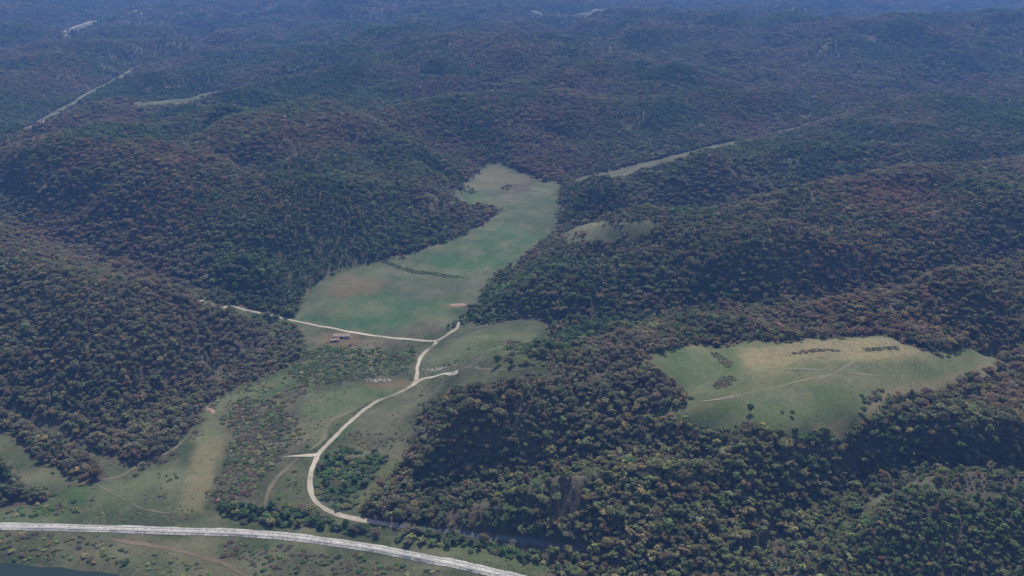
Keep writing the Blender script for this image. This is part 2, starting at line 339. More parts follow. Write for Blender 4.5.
T = lambda pts, c, soft=8, s=1.0: (hpoly(pts), c, soft, s)
TINTS = {
 'valley': (G_ROUGH, [
    T([(290, 320), (310, 288), (345, 264), (400, 256), (480, 222), (450, 190), (490, 160), (560, 182), (556, 226), (500, 275), (470, 305), (440, 330), (400, 337)], (0.1, 0.122, 0.074), 12, .9),
    T([(292, 318), (330, 302), (375, 292), (420, 298), (470, 302), (450, 318), (425, 332), (390, 335), (340, 328)], (0.068, 0.128, 0.066), 8, 1),
    T([(318, 292), (345, 272), (390, 280), (380, 292), (340, 300)], (0.165, 0.135, 0.095), 12, 1),
    T([(310, 318), (325, 308), (345, 305), (350, 312)], (0.13, 0.12, 0.085), 8, .5),
    T([(400, 290), (470, 278), (500, 272), (480, 290), (430, 298)], MAUVE, 18, .45),
    T([(420, 262), (500, 225), (545, 238), (505, 265), (460, 280)], (0.062, 0.13, 0.062), 16, .9),
    T([(452, 252), (500, 247), (505, 251), (455, 257)], BROWN, 8, .4),
    T([(455, 198), (475, 192), (485, 198), (472, 205)], (0.085, 0.14, 0.066), 10, .9),
    T([(466, 183), (490, 164), (520, 175), (540, 190), (500, 190), (480, 190)], (0.16, 0.14, 0.095), 10, 1),
    T([(500, 186), (530, 184), (525, 192), (505, 195)], (0.11, 0.085, 0.07), 8, .9),
    T([(392, 334), (420, 322), (440, 320), (445, 330), (425, 338)], BROWN, 8, .9),
    T([(305, 337), (330, 334), (375, 338), (410, 345), (400, 350), (350, 348), (315, 345)], BROWN, 6, .9),
    T([(435, 350), (475, 330), (530, 326), (535, 345), (520, 360), (460, 364), (436, 362)], (0.105, 0.128, 0.065), 8, .9),
    T([(432, 366), (470, 362), (520, 362), (520, 366), (470, 369)], (0.07, 0.08, 0.05), 5, .7),
    T([(205, 410), (245, 388), (290, 372), (300, 380), (260, 400), (225, 418)], (0.088, 0.135, 0.06), 8, 1),
    T([(310, 395), (350, 388), (390, 388), (380, 398), (340, 420), (310, 425), (290, 410)], (0.098, 0.134, 0.068), 10, 1),
    T([(172, 514), (202, 514), (214, 480), (224, 455), (238, 440), (228, 420), (206, 428), (192, 458)], (0.2, 0.175, 0.11), 4, 1),
    T([(196, 440), (206, 424), (228, 418), (236, 432), (215, 442)], (0.16, 0.16, 0.095), 5, .9),
    T([(0, 428), (30, 446), (62, 476), (100, 492), (60, 492), (30, 470), (0, 446)], (0.13, 0.13, 0.075), 10, .7),
    T([(60, 490), (120, 485), (160, 470), (185, 470), (178, 505), (110, 508), (60, 508)], (0.085, 0.14, 0.05), 12, .9),
    T([(120, 490), (160, 482), (180, 490), (170, 506), (135, 505)], (0.105, 0.1, 0.07), 6, .7),
    T([(318, 420), (368, 404), (330, 436), (318, 448), (300, 446)], (0.14, 0.14, 0.085), 6, .6),
    T([(255, 505), (270, 470), (300, 460), (312, 470), (308, 505), (285, 512)], (0.12, 0.12, 0.075), 8, .7),
    T([(350, 510), (362, 488), (382, 466), (404, 448), (414, 446), (396, 470), (372, 500)], (0.14, 0.14, 0.078), 4, .9),
    T([(345, 425), (385, 400), (415, 398), (412, 430), (380, 446), (345, 446)], (0.12, 0.115, 0.08), 8, .8),
    T([(420, 536), (500, 548), (560, 560), (540, 572), (460, 556), (400, 545)], (0.085, 0.125, 0.05), 6, .8),
    T([(110, 538), (200, 545), (240, 560), (255, 590), (215, 590), (180, 556), (130, 548)], (0.15, 0.13, 0.085), 8, .7),
    T([(355, 378), (395, 378), (414, 382), (412, 388), (370, 387)], SOIL, 4, .55),
    T([(222, 402), (300, 396), (306, 440), (262, 500), (215, 505), (225, 460), (222, 425)], (0.105, 0.088, 0.07), 8, .8),
    T([(290, 352), (410, 348), (408, 376), (330, 386), (288, 378)], (0.085, 0.09, 0.062), 8, .7),
    T([(330, 446), (380, 436), (412, 440), (390, 462), (350, 468)], (0.115, 0.1, 0.075), 8, .7),
    T([(0, 532), (110, 536), (120, 566), (40, 562), (0, 556)], (0.11, 0.1, 0.065), 10, .6),
    T([(300, 548), (420, 566), (480, 590), (280, 600), (250, 560)], (0.1, 0.09, 0.068), 10, .6),
    T([(425, 392), (440, 386), (424, 400), (420, 440), (412, 440)], (0.12, 0.1, 0.075), 6, .6),
    T([(240, 536), (300, 540), (320, 548), (250, 548)], (0.085, 0.12, 0.055), 8, .7),
    T([(228, 396), (262, 384), (292, 374), (296, 378), (262, 392), (232, 402)], (0.16, 0.145, 0.095), 3, .7),
    T([(300, 430), (345, 405), (372, 396), (378, 400), (346, 416), (312, 440)], (0.165, 0.155, 0.095), 4, .7),
    T([(318, 452), (345, 447), (375, 452), (372, 458), (340, 460)], (0.13, 0.15, 0.08), 4, .7),
    T([(330, 436), (352, 424), (350, 436), (334, 446)], (0.08, 0.12, 0.055), 4, .9),
    T([(180, 520), (330, 526), (330, 532), (180, 526)], (0.08, 0.1, 0.055), 4, .7),
    T([(0, 512), (60, 508), (90, 515), (60, 521), (0, 522)], (0.085, 0.13, 0.055), 6, .8),
    T([(235, 455), (262, 448), (268, 458), (245, 470)], (0.15, 0.13, 0.09), 5, .8),
    T([(295, 418), (312, 412), (312, 430), (298, 440)], (0.15, 0.135, 0.09), 6, .7),
    T([(322, 332), (352, 332), (372, 342), (340, 346), (318, 344)], SOIL, 5, .5),
    T([(446, 305), (468, 302), (466, 306), (448, 308)], SOIL, 4, .9),
 ]),
 'hilltop': ((0.085, 0.118, 0.06), [
    T([(735, 347), (790, 343), (880, 337), (905, 347), (930, 355), (890, 360), (820, 362), (750, 368), (735, 358)], TAN, 12, .85),
    T([(745, 358), (785, 362), (790, 375), (760, 378)], TAN, 12, .5),
    T([(720, 395), (790, 378), (840, 372), (835, 380), (780, 392), (730, 402)], (0.15, 0.14, 0.09), 12, .7),
    T([(650, 352), (735, 346), (740, 370), (690, 400), (680, 378)], (0.085, 0.128, 0.062), 10, .6),
    T([(845, 370), (930, 362), (990, 348), (985, 362), (900, 378), (862, 392), (850, 420), (835, 405)], (0.1, 0.118, 0.068), 12, .6),
    T([(862, 402), (890, 387), (935, 378), (990, 363), (994, 372), (940, 389), (892, 397), (876, 410), (866, 432), (856, 430)], (0.17, 0.145, 0.105), 4, .9),
    T([(815, 424), (845, 418), (845, 446), (820, 444)], TAN, 6, .8),
    T([(695, 404), (722, 402), (718, 408), (700, 409)], SOIL, 5, .5),
    T([(800, 410), (840, 405), (835, 418), (805, 420)], (0.08, 0.125, 0.058), 8, .6),
 ]),
 'side': ((0.125, 0.135, 0.085), []), 'upper_strip': ((0.12, 0.125, 0.085), []), 'upper_patch': ((0.14, 0.14, 0.1), []), 'ravine': ((0.11, 0.125, 0.07), []),
 'far_left': ((0.125, 0.135, 0.09), []), 'far_left_patch': ((0.16, 0.2, 0.12), []), 'far_top': ((0.13, 0.13, 0.11), []), 'far_mid': ((0.19, 0.19, 0.17), []),
}
def clip_grid(name, poly, step, ragged, lift):
    x0, y0 = poly.min(0) - 6; x1, y1 = poly.max(0) + 6
    gx = np.arange(x0, x1 + step, step); gy = np.arange(y0, y1 + step, step)
    X, Y = np.meshgrid(gx, gy)
    D = sdf(X, Y, poly) + ragged * fbm(X, Y, 14, 3, 77)
    V = list(np.stack([X.ravel(), Y.ravel()], 1)); D = D.ravel(); nn = len(gx)
    tris = []
    jj, ii = np.meshgrid(np.arange(len(gy) - 1), np.arange(nn - 1), indexing='ij')
    a = (jj * nn + ii).ravel(); T2 = np.vstack([np.stack([a, a + 1, a + nn + 1], 1), np.stack([a, a + nn + 1, a + nn], 1)])
    S = (D[T2] < 0).sum(1)
    full = T2[S == 3]; extra = []; cache = {}
    def cut(i, j):
        k = (min(i, j), max(i, j))
        if k not in cache:
            t = D[i] / (D[i] - D[j]); cache[k] = len(V); V.append(V[i] + (V[j] - V[i]) * t)
        return cache[k]
    for t in T2[(S == 1) | (S == 2)]:
        q = []
        for k in range(3):
            i, j = t[k], t[(k + 1) % 3]
            if D[i] < 0: q.append(i)
            if (D[i] < 0) != (D[j] < 0): q.append(cut(i, j))
        extra += [(q[0], q[k], q[k + 1]) for k in range(1, len(q) - 1)]
    Fc = np.vstack([full, np.array(extra, int).reshape(-1, 3)])
    V = np.array(V); used = np.unique(Fc); remap = np.zeros(len(V), int); remap[used] = np.arange(len(used))
    V = V[used]; Fc = remap[Fc]
    z = interp(V[:, 0], V[:, 1]) + lift
    return np.column_stack([V, z]), Fc
OPEN_LABEL = {
 'valley': 'long green and brown grassland along the valley floor', 'hilltop': 'wide green and straw coloured meadow on the hilltop at right',
 'side': 'small pale field let into the forest right of the valley', 'upper_strip': 'narrow pale grass strip climbing away up the far valley',
 'upper_patch': 'short pale opening farther up the far valley at right', 'ravine': 'thin grassy edge curving along the wooded ravine at lower right', 'far_left': 'long pale clearing in the far forest at left',
 'far_left_patch': 'chain of small pale green fields in the far forest at left', 'far_top': 'pale curved clearing at the very top left', 'far_mid': 'faint pale clearing at the top centre horizon'}
for k, poly in OPEN.items():
    far = k in ('far_left', 'far_left_patch', 'far_top', 'far_mid', 'upper_strip', 'upper_patch')
    V, Fc = clip_grid(k, poly, 6.0 if far else 3.4, 3.5, 0.16)
    base, lst = TINTS[k]
    tint = np.tile(np.array(base), (len(V), 1))
    wob = 7 * fbm(V[:, 0], V[:, 1], 25, 3, 31)
    for tp, tc, soft, s in lst:
        d = sdf(V[:, 0], V[:, 1], tp) + wob * min(1, soft / 8)
        a_ = (1 - sstep(-soft, soft, d))[:, None] * s
        tint = tint * (1 - a_) + np.array(tc) * a_
    if k in ('valley', 'hilltop'):     # crisper patchwork of grass, straw and bare ground
        mt = np.array((.108, .115, .068)); tint = mt * (tint / mt) ** (1.6 if k == 'valley' else 1.3)
    tint = tint * (np.array({'valley': (.385, .445, .33), 'hilltop': (.57, .56, .42), 'side': (.5, .5, .4)}.get(k, (.3, .31, .26))))
    obj('meadow', mesh('meadow', V, Fc, ['rough' if k == 'valley' else 'meadow'], tint, True), kind='structure', label=OPEN_LABEL[k], category='meadow')

# ------------------------------------------------------------------ roads, tracks, railway
def smooth_line(pts, step=2.5):
    P = hpoly(pts); out = []
    for i in range(len(P) - 1):
        p0 = P[max(i - 1, 0)]; p1 = P[i]; p2 = P[i + 1]; p3 = P[min(i + 2, len(P) - 1)]
        k = max(2, int(np.linalg.norm(p2 - p1) / step))
        for t in np.arange(k) / k:
            out.append(0.5 * ((2 * p1) + (-p0 + p2) * t + (2 * p0 - 5 * p1 + 4 * p2 - p3) * t * t + (-p0 + 3 * p1 - 3 * p2 + p3) * t ** 3))
    out.append(P[-1]); return np.array(out)
def ribbon(line, width, lift, across=5, ragged=0.25, prof=None, off=0.0, ends=''):
    d = np.gradient(line, axis=0); d /= np.linalg.norm(d, axis=1)[:, None] + 1e-9
    nrm = np.stack([-d[:, 1], d[:, 0]], 1); s = np.arange(len(line)) * 2.5
    V = []; u = np.linspace(-1, 1, across)
    tp = np.ones(len(line)); fade = np.clip(s / 22, .12, 1)
    if 's' in ends: tp = tp * fade
    if 'e' in ends: tp = tp * fade[::-1]
    for k, uu in enumerate(u):
        wv = width * (1 + ragged * fbm(s, s * 0 + 31.7 * np.sign(uu) + line[0, 0], 16, 3, 8) + .5 * ragged * fbm(s, s * 0 + 11.3 * np.sign(uu), 6, 2, 18)) / 2 * tp
        p = line + nrm * (uu * wv + off)[:, None]
        V.append(np.column_stack([p, interp(p[:, 0], p[:, 1]) + lift + (prof(uu) if prof else 0.0)]))
    V = np.stack(V, 1); nl = len(line)
    if prof:   # an embankment keeps one level across
        base = interp(line[:, 0], line[:, 1]); ker = np.ones(25) / 25; base = np.convolve(np.pad(base, 12, 'edge'), ker, 'valid')
        for k, uu in enumerate(u):
            if abs(uu) < 0.99: V[:, k, 2] = base + lift + prof(uu)
            else: V[:, k, 2] -= 0.5
    I = np.arange(nl * across).reshape(nl, across)
    Fc = np.stack([I[:-1, :-1], I[1:, :-1], I[1:, 1:], I[:-1, 1:]], -1).reshape(-1, 4)[:, ::-1]
    return V.reshape(-1, 3), Fc
ROADS = []
def road(name, pts, width, colour, label, lift=0.3, ragged=0.25, cat='road', ends='', worn=()):
    ends = 'se' if cat == 'track' else ends
    L_ = smooth_line(pts); V, Fc = ribbon(L_, width, lift, 7, ragged, ends=ends)
    if cat == 'track': colour = tuple(v * .62 for v in colour); Fc = Fc[(fbm(V[Fc[:, 0], 0], V[Fc[:, 0], 1], 9, 3, 55) < .75)]
    t = np.tile(np.array(colour), (len(V), 1)) * (1 + 0.2 * fbm(V[:, 0], V[:, 1], 30, 3, 5))[:, None]
    if name != 'paved_road':      # dusty verges and a greener strip between the wheel tracks
        uu = np.abs(np.tile(np.linspace(-1, 1, 7), len(L_))); gr = np.array((0.085, 0.085, 0.055))
        g_ = np.clip((uu > .9) * (.75 + .3 * fbm(V[:, 0], V[:, 1], 8, 2, 6)) + (uu < .1) * (.22 + .3 * fbm(V[:, 0], V[:, 1], 14, 2, 7)), 0, .95)[:, None]
        for wpx, wpy, wr, wk in worn:
            c0 = hit(wpx, wpy)[0]; g_ = np.maximum(g_, (wk * np.exp(-((V[:, 0] - c0[0]) ** 2 + (V[:, 1] - c0[1]) ** 2) / wr ** 2) * (1 + .5 * fbm(V[:, 0], V[:, 1], 12, 2, 9)))[:, None])
        g_ = np.clip(g_, 0, .96); t = t * (1 - g_) + gr * g_
    obj(name, mesh(name, V, Fc, ['road'], t, True), kind='structure', label=label, category=cat)
    ROADS.append((L_, width)); return L_
PALE = (0.28, 0.25, 0.2); CREAM = (0.22, 0.2, 0.155); TRACK = (0.15, 0.13, 0.09)
main_road = road('dirt_road', [(437, 342), (430, 348), (422, 356), (418, 366), (417, 376), (413, 385), (396, 394), (376, 402), (352, 420), (332, 440), (318, 455), (312, 470), (310, 486), (314, 500), (327, 510), (346, 517), (372, 522), (398, 526)], 4.5, PALE,
     'pale winding dirt road down the valley floor to the lower wood', ragged=0.26, worn=((396, 393, 22, .9), (430, 348, 14, .7), (312, 478, 12, .25)))
road('paved_road', [(398, 526), (430, 530), (470, 535), (510, 539), (548, 545), (580, 552)], 4.2, (0.075, 0.08, 0.09), 'dark blue grey paved lane along the foot of the lower wood', 0.3, 0.08)
road('dirt_road', [(437, 341), (415, 340), (390, 338), (362, 334), (340, 330), (318, 326), (300, 322), (286, 319)], 4.0, PALE, 'pale dirt road crossing under the green valley field', 0.34)
road('dirt_road', [(286, 319), (268, 315), (245, 310), (225, 307), (200, 304)], 4.5, CREAM, 'faint pale dirt road leaving into the wooded side valley at left', 0.3, 0.4, ends='e')
road('dirt_road', [(412, 386), (424, 379), (440, 375), (450, 374), (458, 373.5)], 4.6, PALE, 'short pale dirt road branching right below the small meadow', 0.42, ends='e')
road('track', [(456, 373.5), (490, 370), (510, 370), (530, 369)], 3, TRACK, 'faint track on towards the wood beside the small meadow', 0.36, 0.4, 'track')
road('dirt_road', [(283, 457), (300, 456), (320, 455)], 4.4, (0.31, 0.28, 0.22), 'short pale spur left of the winding road', 0.42, ends='s')
road('track', [(320, 455), (338, 454), (354, 457), (370, 460)], 2.6, TRACK, 'thin track running right from the winding road', 0.36, 0.3, 'track')
road('dirt_road', [(437, 341), (446, 336), (456, 329), (459, 322)], 4, CREAM, 'short cream lane bending up at the head of the dirt road', 0.38)
road('track', [(458, 330), (470, 328), (480, 328)], 3, CREAM, 'cream farm track beside the valley scrub', 0.42, 0.3, 'track')
road('track', [(437, 343), (455, 336), (480, 328), (510, 322), (540, 318)], 3, (0.1, 0.09, 0.075), 'dark hedge track along the top of the small meadow', 0.45, 0.3, 'track')
road('track', [(300, 456), (290, 466), (276, 480), (268, 494), (264, 510)], 4, (0.15, 0.125, 0.085), 'brown track down through the scrub left of the road', 0.38, 0.4, 'track')
road('track', [(372, 402), (350, 412), (330, 422), (322, 440), (308, 452)], 4.5, (0.17, 0.16, 0.1), 'grassy track beside the upper bend of the road', 0.33, 0.4, 'track')
road('track', [(192, 433), (170, 452), (145, 462), (120, 476), (90, 482)], 2.6, (0.17, 0.155, 0.1), 'thin pale track along the left forest edge', 0.3, 0.4, 'track')
road('track', [(90, 482), (110, 492), (140, 508), (165, 513), (180, 512)], 2.2, (0.16, 0.15, 0.095), 'thin curved track in the grass above the railway', 0.35, 0.4, 'track')
road('track', [(105, 538), (140, 544), (175, 550), (205, 558), (228, 566), (250, 580)], 4, (0.16, 0.12, 0.088), 'reddish brown track below the railway at left', 0.35, 0.4, 'track')
road('track', [(694, 402), (730, 397), (770, 389), (800, 381), (830, 375), (845, 367), (860, 358)], 2.2, (0.22, 0.2, 0.14), 'pale track crossing the hilltop meadow', 0.3, 0.5, 'track')
road('track', [(770, 369), (800, 369), (840, 372), (885, 377)], 2.4, (0.2, 0.18, 0.125), 'faint track along the middle of the hilltop meadow', 0.34, 0.5, 'track')
road('dirt_road', [(10, 134), (31, 127), (44, 121), (52, 115), (62, 111), (71, 106), (82, 97), (92, 92), (108, 85), (120, 78), (132, 70), (142, 66)], 4.5, (0.14, 0.13, 0.11), 'long pale road through the far forest at left', 0.6, 0.3)
road('dirt_road', [(66, 36), (70, 31), (78, 26), (92, 22), (112, 18), (140, 13), (166, 8)], 5, (0.3, 0.27, 0.25), 'pale curved road at the far top left', 0.6, 0.4)

RAILPX = [(-140, 521), (-60, 524), (0, 526.5), (60, 528), (120, 529.5), (180, 531.5), (230, 533), (280, 536), (320, 541), (360, 546.5), (400, 553.5), (440, 561.5), (480, 570), (520, 579), (560, 589), (620, 606)]
rail_line = smooth_line(RAILPX)
V, Fc = ribbon(rail_line, 9.4, 0.9, 7, 0.10, prof=lambda u: 0.5 * (1 - abs(u) ** 3))
rail_root = obj('railway', mesh('railway', V, Fc, ['ballast'], None, False), kind='structure', label='pale ballast bed of the two track railway along the bottom', category='railway')
ROADS.append((rail_line, 13))
base = interp(rail_line[:, 0], rail_line[:, 1]); base = np.convolve(np.pad(base, 12, 'edge'), np.ones(25) / 25, 'valid')
dd = np.gradient(rail_line, axis=0); dd /= np.linalg.norm(dd, axis=1)[:, None]; nn_ = np.stack([-dd[:, 1], dd[:, 0]], 1)
for tr in (-2.1, 2.1):
    for g_ in (-0.72, 0.72):
        p = rail_line + nn_ * (tr + g_); q = np.stack([np.column_stack([p + nn_ * s_, base + 0.9 + 0.5 + h_]) for s_, h_ in ((-.04, .05), (-.04, .22), (.04, .22), (.04, .05))], 1)
        I = np.arange(len(p) * 4).reshape(-1, 4)
        Fr = np.concatenate([np.stack([I[:-1, k], I[1:, k], I[1:, (k + 1) % 4], I[:-1, (k + 1) % 4]], -1) for k in range(4)])
        obj('rail', mesh('rail', q.reshape(-1, 3), Fr, ['rail_steel']), rail_root)
sv, sf = [], []
for i in range(0, len(rail_line) - 1):
    for fr in (0.0, 0.25, 0.5, 0.75):
        c0 = rail_line[i] * (1 - fr) + rail_line[i + 1] * fr; zb = base[i] * (1 - fr) + base[i + 1] * fr + 1.4
        for tr in (-2.1, 2.1):
            cc = c0 + nn_[i] * tr; b0 = len(sv)
            for hz in (-0.1, 0.06):
                for a1, a2 in ((-1.25, -.12), (1.25, -.12), (1.25, .12), (-1.25, .12)):
                    q = cc + nn_[i] * a1 + dd[i] * a2; sv.append((q[0], q[1], zb + hz))
            sf += [(b0 + 4, b0 + 5, b0 + 6, b0 + 7)] + [(b0 + k, b0 + (k + 1) % 4, b0 + 4 + (k + 1) % 4, b0 + 4 + k) for k in range(4)]
obj('sleepers', mesh('sleepers', sv, np.array(sf), ['sleeper_concrete']), rail_root, kind='stuff')

# pond
V, Fc = clip_grid('pond', POND + 0, 5.0, 0.8, 0)
V[:, 2] = wet - 0.9
obj('pond', mesh('pond', V, Fc, ['water'], None, True), kind='structure', label='dark green pond in the bottom left corner', category='pond')

# ------------------------------------------------------------------ trees
def tube(P0, P1, r0, r1, k=5):
    P0 = np.array(P0, float); P1 = np.array(P1, float); d = P1 - P0; d /= np.linalg.norm(d)
    a_ = np.cross(d, (0.3, 0.9, 0.1)); a_ /= np.linalg.norm(a_); b_ = np.cross(d, a_)
    an = np.arange(k) / k * 2 * math.pi; ring = np.cos(an)[:, None] * a_ + np.sin(an)[:, None] * b_
    V_ = np.vstack([P0 + ring * r0, P1 + ring * r1])
    F_ = [(i, (i + 1) % k, k + (i + 1) % k, k + i) for i in range(k)]
    return V_, F_
def crown(kind, leaves, size, seed):
    """leaf clumps as small folded quads over the lobes of a crown; base at 0, about 15 m tall, 9 m wide"""
    r = np.random.default_rng(seed)
    if kind == 'round':
        L_ = [((r.uniform(-.8, .8), r.uniform(-.8, .8), 9.4), 2.5)] + [((math.cos(a) * q, math.sin(a) * q, z), rr) for a, q, z, rr in
              [(r.uniform(0, 1.6) + k * .9, r.uniform(1.4, 4.2), r.uniform(6.4, 12.6), r.uniform(1.0, 2.2)) for k in range(8)]] + [((r.uniform(-1.6, 1.6), r.uniform(-1.6, 1.6), 13.2), 1.4)]
    elif kind == 'tall':
        L_ = [((r.uniform(-.8, .8), r.uniform(-.8, .8), z), rr) for z, rr in ((6.6, 2.4), (9, 3.0), (11.5, 2.7), (13.8, 2.0))] + \
             [((math.cos(k * 2.1) * 2.8, math.sin(k * 2.1) * 2.8, r.uniform(6, 12)), r.uniform(1., 1.8)) for k in range(4)]
    elif kind == 'cone':
        L_ = [((r.uniform(-.3, .3), r.uniform(-.3, .3), z), rr) for z, rr in ((3.6, 3.5), (6.0, 3.1), (8.3, 2.5), (10.4, 1.9), (12.4, 1.3), (13.9, .8))]
    elif kind in ('bush', 'twiggy'):   # low dome standing on the ground, scaled like the trees
        L_ = [((0, 0, 3.2), 4.4)] + [((math.cos(a) * q, math.sin(a) * q, z), rr) for a, q, z, rr in
              [(r.uniform(0, .9) + k * 1.25, r.uniform(2.2, 4.4), r.uniform(1.4, 4.6), r.uniform(1.9, 3.2)) for k in range(5)]]
    else:       # bare or thin
        L_ = [((0, 0, 9.6), 3.2)] + [((math.cos(k * 1.26 + .3) * 2.4, math.sin(k * 1.26 + .3) * 2.4, r.uniform(8, 12)), 2.1) for k in range(5)] + [((0, 0, 12.6), 1.9)]
    C = np.array([c_ for c_, _ in L_]); R = np.array([q for _, q in L_]); pr = R ** 2 / (R ** 2).sum()
    V_, F_ = [], []; made = 0
    while made < leaves:
        k = r.choice(len(R), p=pr); d = r.normal(size=3); d /= np.linalg.norm(d)
        if d[2] < -0.75: continue
        sh = r.uniform(0.8, 1.06) * (1 + 0.12 * math.sin(5 * d[0] + 3 * d[1] + k))
        p = C[k] + d * R[k] * sh
        inn = np.linalg.norm(p - C, axis=1) < R * 0.72
        if inn.any() and r.random() < 0.85: continue
        nrm = d + r.normal(size=3) * 0.55; nrm[2] += 0.25; nrm /= np.linalg.norm(nrm)
        a_ = np.cross(nrm, r.normal(size=3)); a_ /= np.linalg.norm(a_); b_ = np.cross(nrm, a_)
        if kind in ('thin', 'twiggy'): s1, s2 = size * r.uniform(.8, 1.5), size * r.uniform(.16, .34); a_ = a_ * 0.6 + d * 0.8
        else: s1, s2 = size * r.uniform(.65, 1.2), size * r.uniform(.5, 1.0)
        b0 = len(V_)
        V_ += [p - a_ * s1 * .6, p + b_ * s2 * .6 - nrm * s2 * .18, p + a_ * s1 * .6, p - b_ * s2 * .6 - nrm * s2 * .18]
        F_.append((b0, b0 + 1, b0 + 2, b0 + 3)); made += 1
    return np.array(V_), F_, L_
def trunk(L_, kind, limbs):
    V_, F_ = [], []
    def add(a_):
        b0 = sum(len(v) for v in V_); V_.append(a_[0]); F_.extend([tuple(i + b0 for i in q) for q in a_[1]])
    top = 12.5 if kind != 'cone' else 13.5
    if kind in ('bush', 'twiggy'):
        for c_, rr in L_[1:5]: add(tube((0, 0, -.5), c_, .3, .1, 4))
        return np.vstack(V_), F_
    add(tube((0, 0, -0.6), (0.15, 0.1, 4.5), .34, .25, 6)); add(tube((0.15, 0.1, 4.5), (0.1, -0.1, top), .25, .05, 5))
    if kind != 'cone':
        for c_, rr in L_[1:1 + limbs]: add(tube((0.12, 0.0, 4.5 + 0.25 * (c_[2] - 4.5)), c_, .13, .04, 4))
    return np.vstack(V_), F_
KINDS = ['round', 'round', 'round', 'tall', 'tall', 'cone', 'thin', 'thin', 'bush', 'bush', 'twiggy']
src = bpy.data.collections.new('tree_sources')     # never linked to the scene: only read by the forest's points
HI = []
for i, kd in enumerate(KINDS):
    cv, cf, L_ = crown(kd, {'round': 330, 'tall': 300, 'cone': 300, 'thin': 330, 'bush': 230, 'twiggy': 300}[kd], {'round': 1.55, 'tall': 1.5, 'cone': 1.4, 'thin': 2.2, 'bush': 2.2, 'twiggy': 2.8}[kd], 100 + i)
    tv, tf = trunk(L_, kd, 5 if kd == 'thin' else 2)
    V = np.vstack([cv, tv]); Fa = np.array(cf + [tuple(q + len(cv) for q in f_) for f_ in tf])
    me = mesh('forest_tree', V, Fa, ['foliage', 'bark'], mi=[0] * len(cf) + [1] * len(tf))
    o = bpy.data.objects.new('forest_tree', me); src.objects.link(o); o.name = 'forest_tree_%02d' % i
    cv, cf, L_ = crown(kd, {'round': 900, 'tall': 820, 'cone': 800, 'thin': 850, 'bush': 500, 'twiggy': 600}[kd], {'round': 1.05, 'tall': 1.0, 'cone': 0.95, 'thin': 1.7, 'bush': 1.5, 'twiggy': 2.0}[kd], 100 + i)
    tv, tf = trunk(L_, kd, 6)
    HI.append((mesh('crown', cv, np.array(cf), ['foliage']), mesh('trunk', tv, np.array(tf), ['bark'])))

# palette: name, base colour, kinds
PAL = {'dark green': ((0.058, 0.092, 0.04), (0, 1, 3, 4, 5)), 'green': ((0.09, 0.132, 0.05), (0, 1, 2, 3, 5)), 'olive': ((0.14, 0.138, 0.06), (0, 1, 2, 4)),
       'grey brown': ((0.14, 0.118, 0.086), (6, 7, 6, 2)), 'rust brown': ((0.168, 0.098, 0.064), (0, 1, 2, 6)), 'ochre': ((0.25, 0.195, 0.09), (0, 1, 2)),
       'pale green': ((0.195, 0.2, 0.1), (0, 1, 2, 7)), 'bright green': ((0.095, 0.15, 0.068), (0, 1, 3))}
PN = list(PAL); PC = np.array([PAL[k][0] for k in PN])
DEFAULT = np.array([.23, .19, .18, .28, .055, .015, .05, 0])
def wz(px, py, r, wts, k=1.0):
    p = hit(px, py)[0]; return (p[0], p[1], r, np.array(wts, float), k)
RUST = [.08, .08, .12, .26, .42, .03, .01, 0]; OCH = [.06, .17, .27, .12, .06, .12, .17, .03]; GRN = [.34, .34, .12, .10, .03, .02, .03, .02]
GRY = [.14, .12, .18, .42, .08, .02, .04, 0]; DRK = [.62, .18, .08, .10, .01, 0, .01, 0]
CZ = [wz(960, 290, 190, RUST, 2.2), wz(880, 320, 90, RUST, 2), wz(1010, 345, 60, RUST), wz(560, 320, 60, RUST, .5), wz(690, 545, 95, OCH, 3), wz(600, 560, 60, OCH, 2), wz(800, 500, 60, OCH, 1.6),
      wz(930, 545, 80, GRN, 1.4), wz(1000, 430, 80, GRN), wz(720, 300, 120, DRK, 1.2), wz(640, 210, 90, DRK, .6), wz(740, 440, 70, DRK, .9), wz(560, 480, 80, GRN, .9), wz(430, 490, 60, GRN, 1), wz(480, 400, 90, GRY, 1),
      wz(200, 160, 260, RUST, .5), wz(60, 190, 200, RUST, .3), wz(440, 150, 150, RUST, .35), wz(120, 310, 130, GRY, .9), wz(60, 300, 120, GRY, .7), wz(130, 420, 80, OCH, .5), wz(300, 240, 140, DRK, .5), wz(460, 215, 120, GRY, .8), wz(900, 100, 300, RUST, .5), wz(840, 160, 200, GRY, .6), wz(600, 140, 250, RUST, .4),
      wz(20, 480, 40, DRK, 1)]
def tree_class(x, y):
    Wt = np.tile(DEFAULT, (len(x), 1)); tot = np.ones(len(x))
    for zx, zy, r, wts, k in CZ:
        g = 3 * k * np.exp(-((x - zx) ** 2 + (y - zy) ** 2) / (r * r)); Wt += g[:, None] * wts; tot += g
    Wt /= tot[:, None]
    p1 = fbm(x, y, 170, 4, 300)[:, None]; p2 = fbm(x, y, 100, 4, 301)[:, None]
    nz = 1 / (1 + .45 * (tot[:, None] - 1))
    Wt = Wt * np.exp(nz * (2.3 * p1 * np.array([-1, -1, .2, 1.0, 1.1, .8, .2, -.5]) + 2.0 * p2 * np.array([1.2, -.6, -.3, -1., .5, .3, -.2, .3])))
    Wt /= Wt.sum(1)[:, None]; cum = Wt.cumsum(1)
    global MEANC
    MEANC = Wt @ PC
    return np.minimum((cum < rng.random(len(x))[:, None]).sum(1), len(PN) - 1)
KT = [PAL[k][1] for k in PN]
